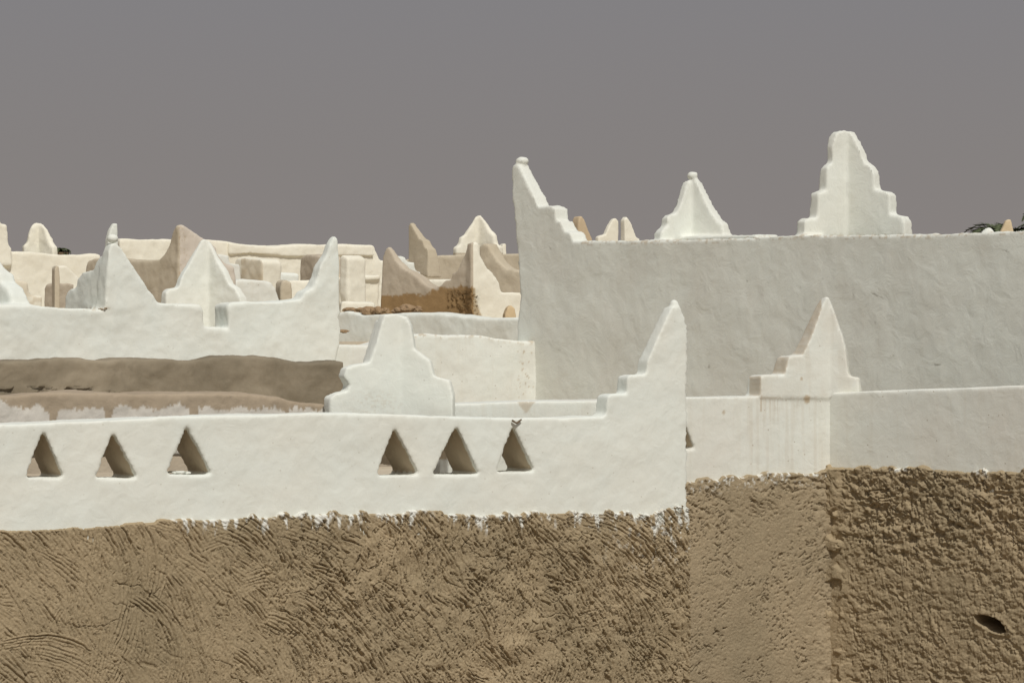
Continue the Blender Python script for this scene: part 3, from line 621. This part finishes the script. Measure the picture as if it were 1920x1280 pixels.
simple('stub_wall', 'pale low wall right of the little tan stub', 'wall',
    [slab(Plane(565, 43, 5), [(540, 620), (541, 526), (600, 522), (606, 620)], .25)], M_cream)
# tan peaked finial with long curved wing
simple('tan_peak', 'large tan peak with speckled side and curved wing behind the gap finial', 'finial',
    [slab(Plane(336, 39, -48), [(158, 600), (158, 500), (164, 488), (174, 484), (200, 484), (262, 487), (298, 486), (306, 478), (316, 455), (324, 432), (334, 423), (338, 423), (338, 600)], .3, taper=.85),
     slab(Plane(336, 39, 30), [(332, 600), (334, 424), (342, 423), (352, 428), (366, 437), (380, 446), (404, 462), (410, 480), (420, 492), (440, 500), (446, 600)], .3, taper=.85)],
    M_beige, mud=lambda px, py, V, N: .6*sstep(.62, .7, fbm(px/2.5, py/2.5, 3, 4))*((px > 336) & (px < 350)),
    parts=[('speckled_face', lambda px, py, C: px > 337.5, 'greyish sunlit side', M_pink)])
# far left
simple('far_left_wall', 'cream wall at the far left carrying a creased finial and a stepped edge', 'wall',
    [slab(Plane(90, 46, 30), [(-200, 700), (-200, 470), (20, 472), (60, 474), (110, 476), (188, 477), (188, 700)], .35),
     slab(Plane(72, 46.7, 30), [(45, 500), (45, 460), (50, 457), (53, 452), (55, 436), (61, 423), (68, 417), (74, 420), (74, 560)], .2, taper=.8),
     slab(Plane(74, 46.7, -40), [(70, 500), (70, 418), (78, 420), (86, 432), (91, 448), (94, 457), (99, 462), (102, 560)], .16, taper=.8),
     slab(Plane(0, 45.6, 30), [(-60, 500), (-60, 400), (0, 410), (1, 420), (14, 421), (15, 445), (18, 462), (22, 466), (22, 500)], .3)],
    M_cream, parts=[('corner_finial', above(40, 110, 469), 'creased finial with a pointed arch outline'), ('corner_finial', lambda px, py, C: (px < 13) & (py < 462), 'stepped finial cut by the left edge')])
simple('thin_tan_post', 'thin upright tan post in front of the far left wall', 'post',
    [slab(Plane(106, 40, 20), [(102, 620), (102, 505), (106, 497), (111, 499), (113, 520), (113, 620)], .14)], M_beige, vox=.012, smooth=4, disp=((.3, .02),))
simple('stubby_tan_block', 'stubby tan block left of the thin tan post', 'block',
    [slab(Plane(92, 41, -40), [(84, 620), (84, 540), (88, 534), (102, 532), (102, 620)], .3)], M_tan, vox=.014)
simple('cream_corner_block', 'cream low block with warm stains left of the stubby block', 'block',
    [slab(Plane(60, 42, 20), [(20, 620), (24, 522), (50, 528), (54, 545), (56, 553), (80, 555), (80, 620)], .4)], M_cream,
    mud=lambda px, py, V, N: .4*sstep(.45, .6, fbm(px/12, py/8, 3, 4)))
simple('plain_cream_wing', 'plain cream stepped wing behind thin tan post and the grey finial wing', 'finial',
    [slab(Plane(130, 43.5, 30), [(106, 620), (108, 498), (124, 497), (150, 520), (165, 540), (165, 620)], .2)], M_cream)
# finial tops seen over the big wall
simple('orange_cone', 'narrow orange-tan cone peeking over the big wall beside its horn finial', 'finial',
    [slab(Plane(1085, 52, 30), [(1082, 500), (1084, 418), (1087, 407), (1091, 405), (1096, 412), (1102, 428), (1112, 450), (1114, 500)], .18)], plaster('plaster_orange', (.62, .50, .34), (.53, .42, .28)), vox=.016, smooth=4, disp=((.3, .02),))
simple('twin_blade_finial', 'cream two-bladed rounded finial peeking over the big wall', 'finial',
    [slab(Plane(1170, 54, 30), [(1122, 500), (1122, 444), (1128, 441), (1136, 440), (1142, 424), (1150, 411), (1156, 409), (1160, 416), (1160, 500)], .12, taper=.3),
     slab(Plane(1168, 53, 32), [(1172, 500), (1171, 412), (1176, 406), (1184, 418), (1190, 434), (1194, 446), (1200, 447), (1200, 500)], .15, taper=.3)], M_cream, vox=.016, smooth=5, disp=((.3, .02),),
    parts=[('blade', lambda px, py, C: px < 1160.5, 'thinner blade'), ('blade', lambda px, py, C: px >= 1160.5, 'broader blade')])
simple('pale_yellow_cone', 'pale yellow capped cone before the palm at the right edge', 'finial',
    [slab(Plane(1890, 52, 0), [(1874, 500), (1876, 436), (1882, 424), (1886, 414), (1890, 411), (1896, 412), (1898, 422), (1901, 436), (1902, 500)], .2)], plaster('plaster_pale_yellow', (.72, .60, .42), (.64, .52, .34)), vox=.014, smooth=4, disp=((.3, .02),))
# ---------------------------------------------------------------- small rubble
def clod(name, label, pl, x, y, rpx, off, n, seed, mat=M_clod, flat=.5):
    rg = random.Random(seed); sc_ = pl.depth(x)/F; bm = bmesh.new()
    for k in range(n):
        r = bmesh.ops.create_icosphere(bm, subdivisions=2, radius=1)
        s = rpx*sc_*rg.uniform(.10, .30)*(1.6 if k < n//4 else 1); c = pl.pt(x+rg.uniform(-1, 1)*rpx*1.0, y-rg.random()*rpx*flat*.6, off+rg.uniform(-.06, .06))
        for v in r['verts']:
            j = 1+.35*(rg.random()-.5); v.co = (v.co.x*s*j*1.2+c[0], v.co.y*s*j+c[1], v.co.z*s*j*flat*1.3+c[2])
    me = bpy.data.meshes.new(name); bm.to_mesh(me); bm.free(); me.materials.append(mat)
    o = bpy.data.objects.new(name, me); COL.objects.link(o); return tag(o, label, 'rubble')
clod('mud_lump', 'crumbled brown mud lump at the foot of the tall narrow finial', Plane(639, 31.7, 20), 641, 623, 10, -.05, 26, 1)
clod('mud_rubble', 'orange-brown rubble lying on the low shaded wall, left of the brown block', PH, 660, 586, 24, .12, 46, 2, flat=.5)
clod('mud_rubble', 'pointed orange rubble heap on the low shaded wall, nearest the brown block', PH, 693, 587, 13, .12, 34, 3, flat=1.0)
clod('mud_brick', 'long rounded mud lump at the foot of the orange mud block', Plane(765, 38.2, 0), 765, 584, 22, .0, 30, 4, flat=.55)
clod('plaster_crumbs', 'yellowish plaster crumbs at the foot of the leaning white finial', PLw, 198, 580, 9, .05, 18, 5, M_cap)
clod('plaster_crumbs', 'pale crumbs on the sill of the third triangular opening', PA, 352, 888, 18, .15, 26, 6, M_white2, flat=.25)
# ---------------------------------------------------------------- palms
def leafmat():
    m = bpy.data.materials.new('palm_leaf'); m.use_nodes = True; t = m.node_tree; b = t.nodes['Principled BSDF']; b.inputs['Roughness'].default_value = .7
    g = t.nodes.new('ShaderNodeNewGeometry'); n = nn(t, 'ShaderNodeTexNoise', Scale=3.0); t.links.new(g.outputs['Position'], n.inputs['Vector'])
    m1 = t.nodes.new('ShaderNodeMixRGB'); m1.inputs[1].default_value = (.06, .08, .035, 1); m1.inputs[2].default_value = (.12, .14, .065, 1)
    t.links.new(n.outputs[0], m1.inputs[0]); t.links.new(m1.outputs[0], b.inputs['Base Color']); return m
M_leaf = leafmat(); M_trunk = mudmat('palm_trunk', (.2, .15, .1))
def palm(x, y, Y, Lf, seed, label):
    rg = random.Random(seed); X = (x-960)/F*Y; Z = ZC-(y-640)/F*Y
    root = empty('date_palm', (X, Y, 0), label, 'palm tree')
    bm = bmesh.new(); segs = 24
    for k in range(segs):
        z0, z1 = Z*k/segs, Z*(k+1)/segs
        r = bmesh.ops.create_cone(bm, cap_ends=True, segments=10, radius1=.2, radius2=.27, depth=z1-z0)
        bmesh.ops.translate(bm, vec=(X, Y, (z0+z1)/2), verts=r['verts'])
    me = bpy.data.meshes.new('trunk'); bm.to_mesh(me); bm.free(); me.materials.append(M_trunk); o = bpy.data.objects.new('trunk', me); COL.objects.link(o); child(o, root)
    for k in range(44):
        az = rg.uniform(0, 6.283); el = rg.uniform(-.1, 1.0); L = Lf*rg.uniform(.8, 1.1); V = []; Fc = []
        pts = []; p = np.array([X, Y, Z]); e = el
        for i in range(15):
            pts.append((p.copy(), e)); p = p+L/14*np.array([math.cos(az)*math.cos(e), math.sin(az)*math.cos(e), math.sin(e)]); e -= .12
        side = np.array([-math.sin(az), math.cos(az), 0])
        for i in range(14):
            a, b_ = pts[i][0], pts[i+1][0]; n = len(V); w = .045*(1-i/15)
            V += [a-side*w, a+side*w, b_+side*w, b_-side*w]; Fc.append((n, n+1, n+2, n+3))
            t = (b_-a)/np.linalg.norm(b_-a)
            for j in range(4):
                q = a+(b_-a)*j/4
                for sg in (-1, 1):
                    l = .55*math.sin(math.pi*(.12+.83*i/14))*Lf/2.6*rg.uniform(.8, 1.15); d = side*sg*.72+t*.6+np.array([0, 0, .25*rg.uniform(-.6, 1)]); n = len(V)
                    V += [q-t*.045, q+t*.045, q+d*l]; Fc.append((n, n+1, n+2))
        me = bpy.data.meshes.new('frond'); me.from_pydata([tuple(v) for v in V], [], Fc); me.materials.append(M_leaf)
        o = bpy.data.objects.new('frond', me); COL.objects.link(o); child(o, root)
palm(1890, 446, 95, 1.35, 3, 'dark green palm crown just above the big wall, behind the pale yellow cone')
palm(1968, 392, 88, .85, 5, 'dark palm frond tip entering at the right edge, above the wall')
palm(110, 473, 92, .36, 8, 'tiny dark palm tuft over the far left wall, beside its creased finial')
# weathered sticks at the tip of the sixth opening
def twig(pl, pts, r, off):
    bm = bmesh.new()
    for a, b in zip(pts[:-1], pts[1:]):
        p = np.array(pl.pt(*a, -off)); q = np.array(pl.pt(*b, -off)); d = q-p; L = np.linalg.norm(d)
        rr = bmesh.ops.create_cone(bm, cap_ends=True, segments=6, radius1=r, radius2=r*.7, depth=L*1.05)
        from mathutils import Vector
        rot = Vector((0, 0, 1)).rotation_difference(Vector(d)).to_matrix(); bmesh.ops.rotate(bm, matrix=rot, verts=rr['verts']); bmesh.ops.translate(bm, vec=(p+q)/2, verts=rr['verts'])
    return bm
bm = twig(PA, [(958, 788), (966, 793), (975, 786)], .008, .02)
me = bpy.data.meshes.new('dry_twig'); bm.to_mesh(me); bm.free(); me.materials.append(M_trunk)
o = bpy.data.objects.new('dry_twig', me); COL.objects.link(o); tag(o, 'short dry twig stuck in plaster above the sixth triangular opening', 'twig')
for o in list(COL.objects):
    if o.parent is None and 'label' in o: o['kind'] = 'thing'
    if o.parent is None and o.get('category') == 'finial': o['group'] = 'plaster finials standing on the roofs behind'
print('TRIS', 2*sum(n for _, n in STAT), STAT)
S.render.engine = 'CYCLES'
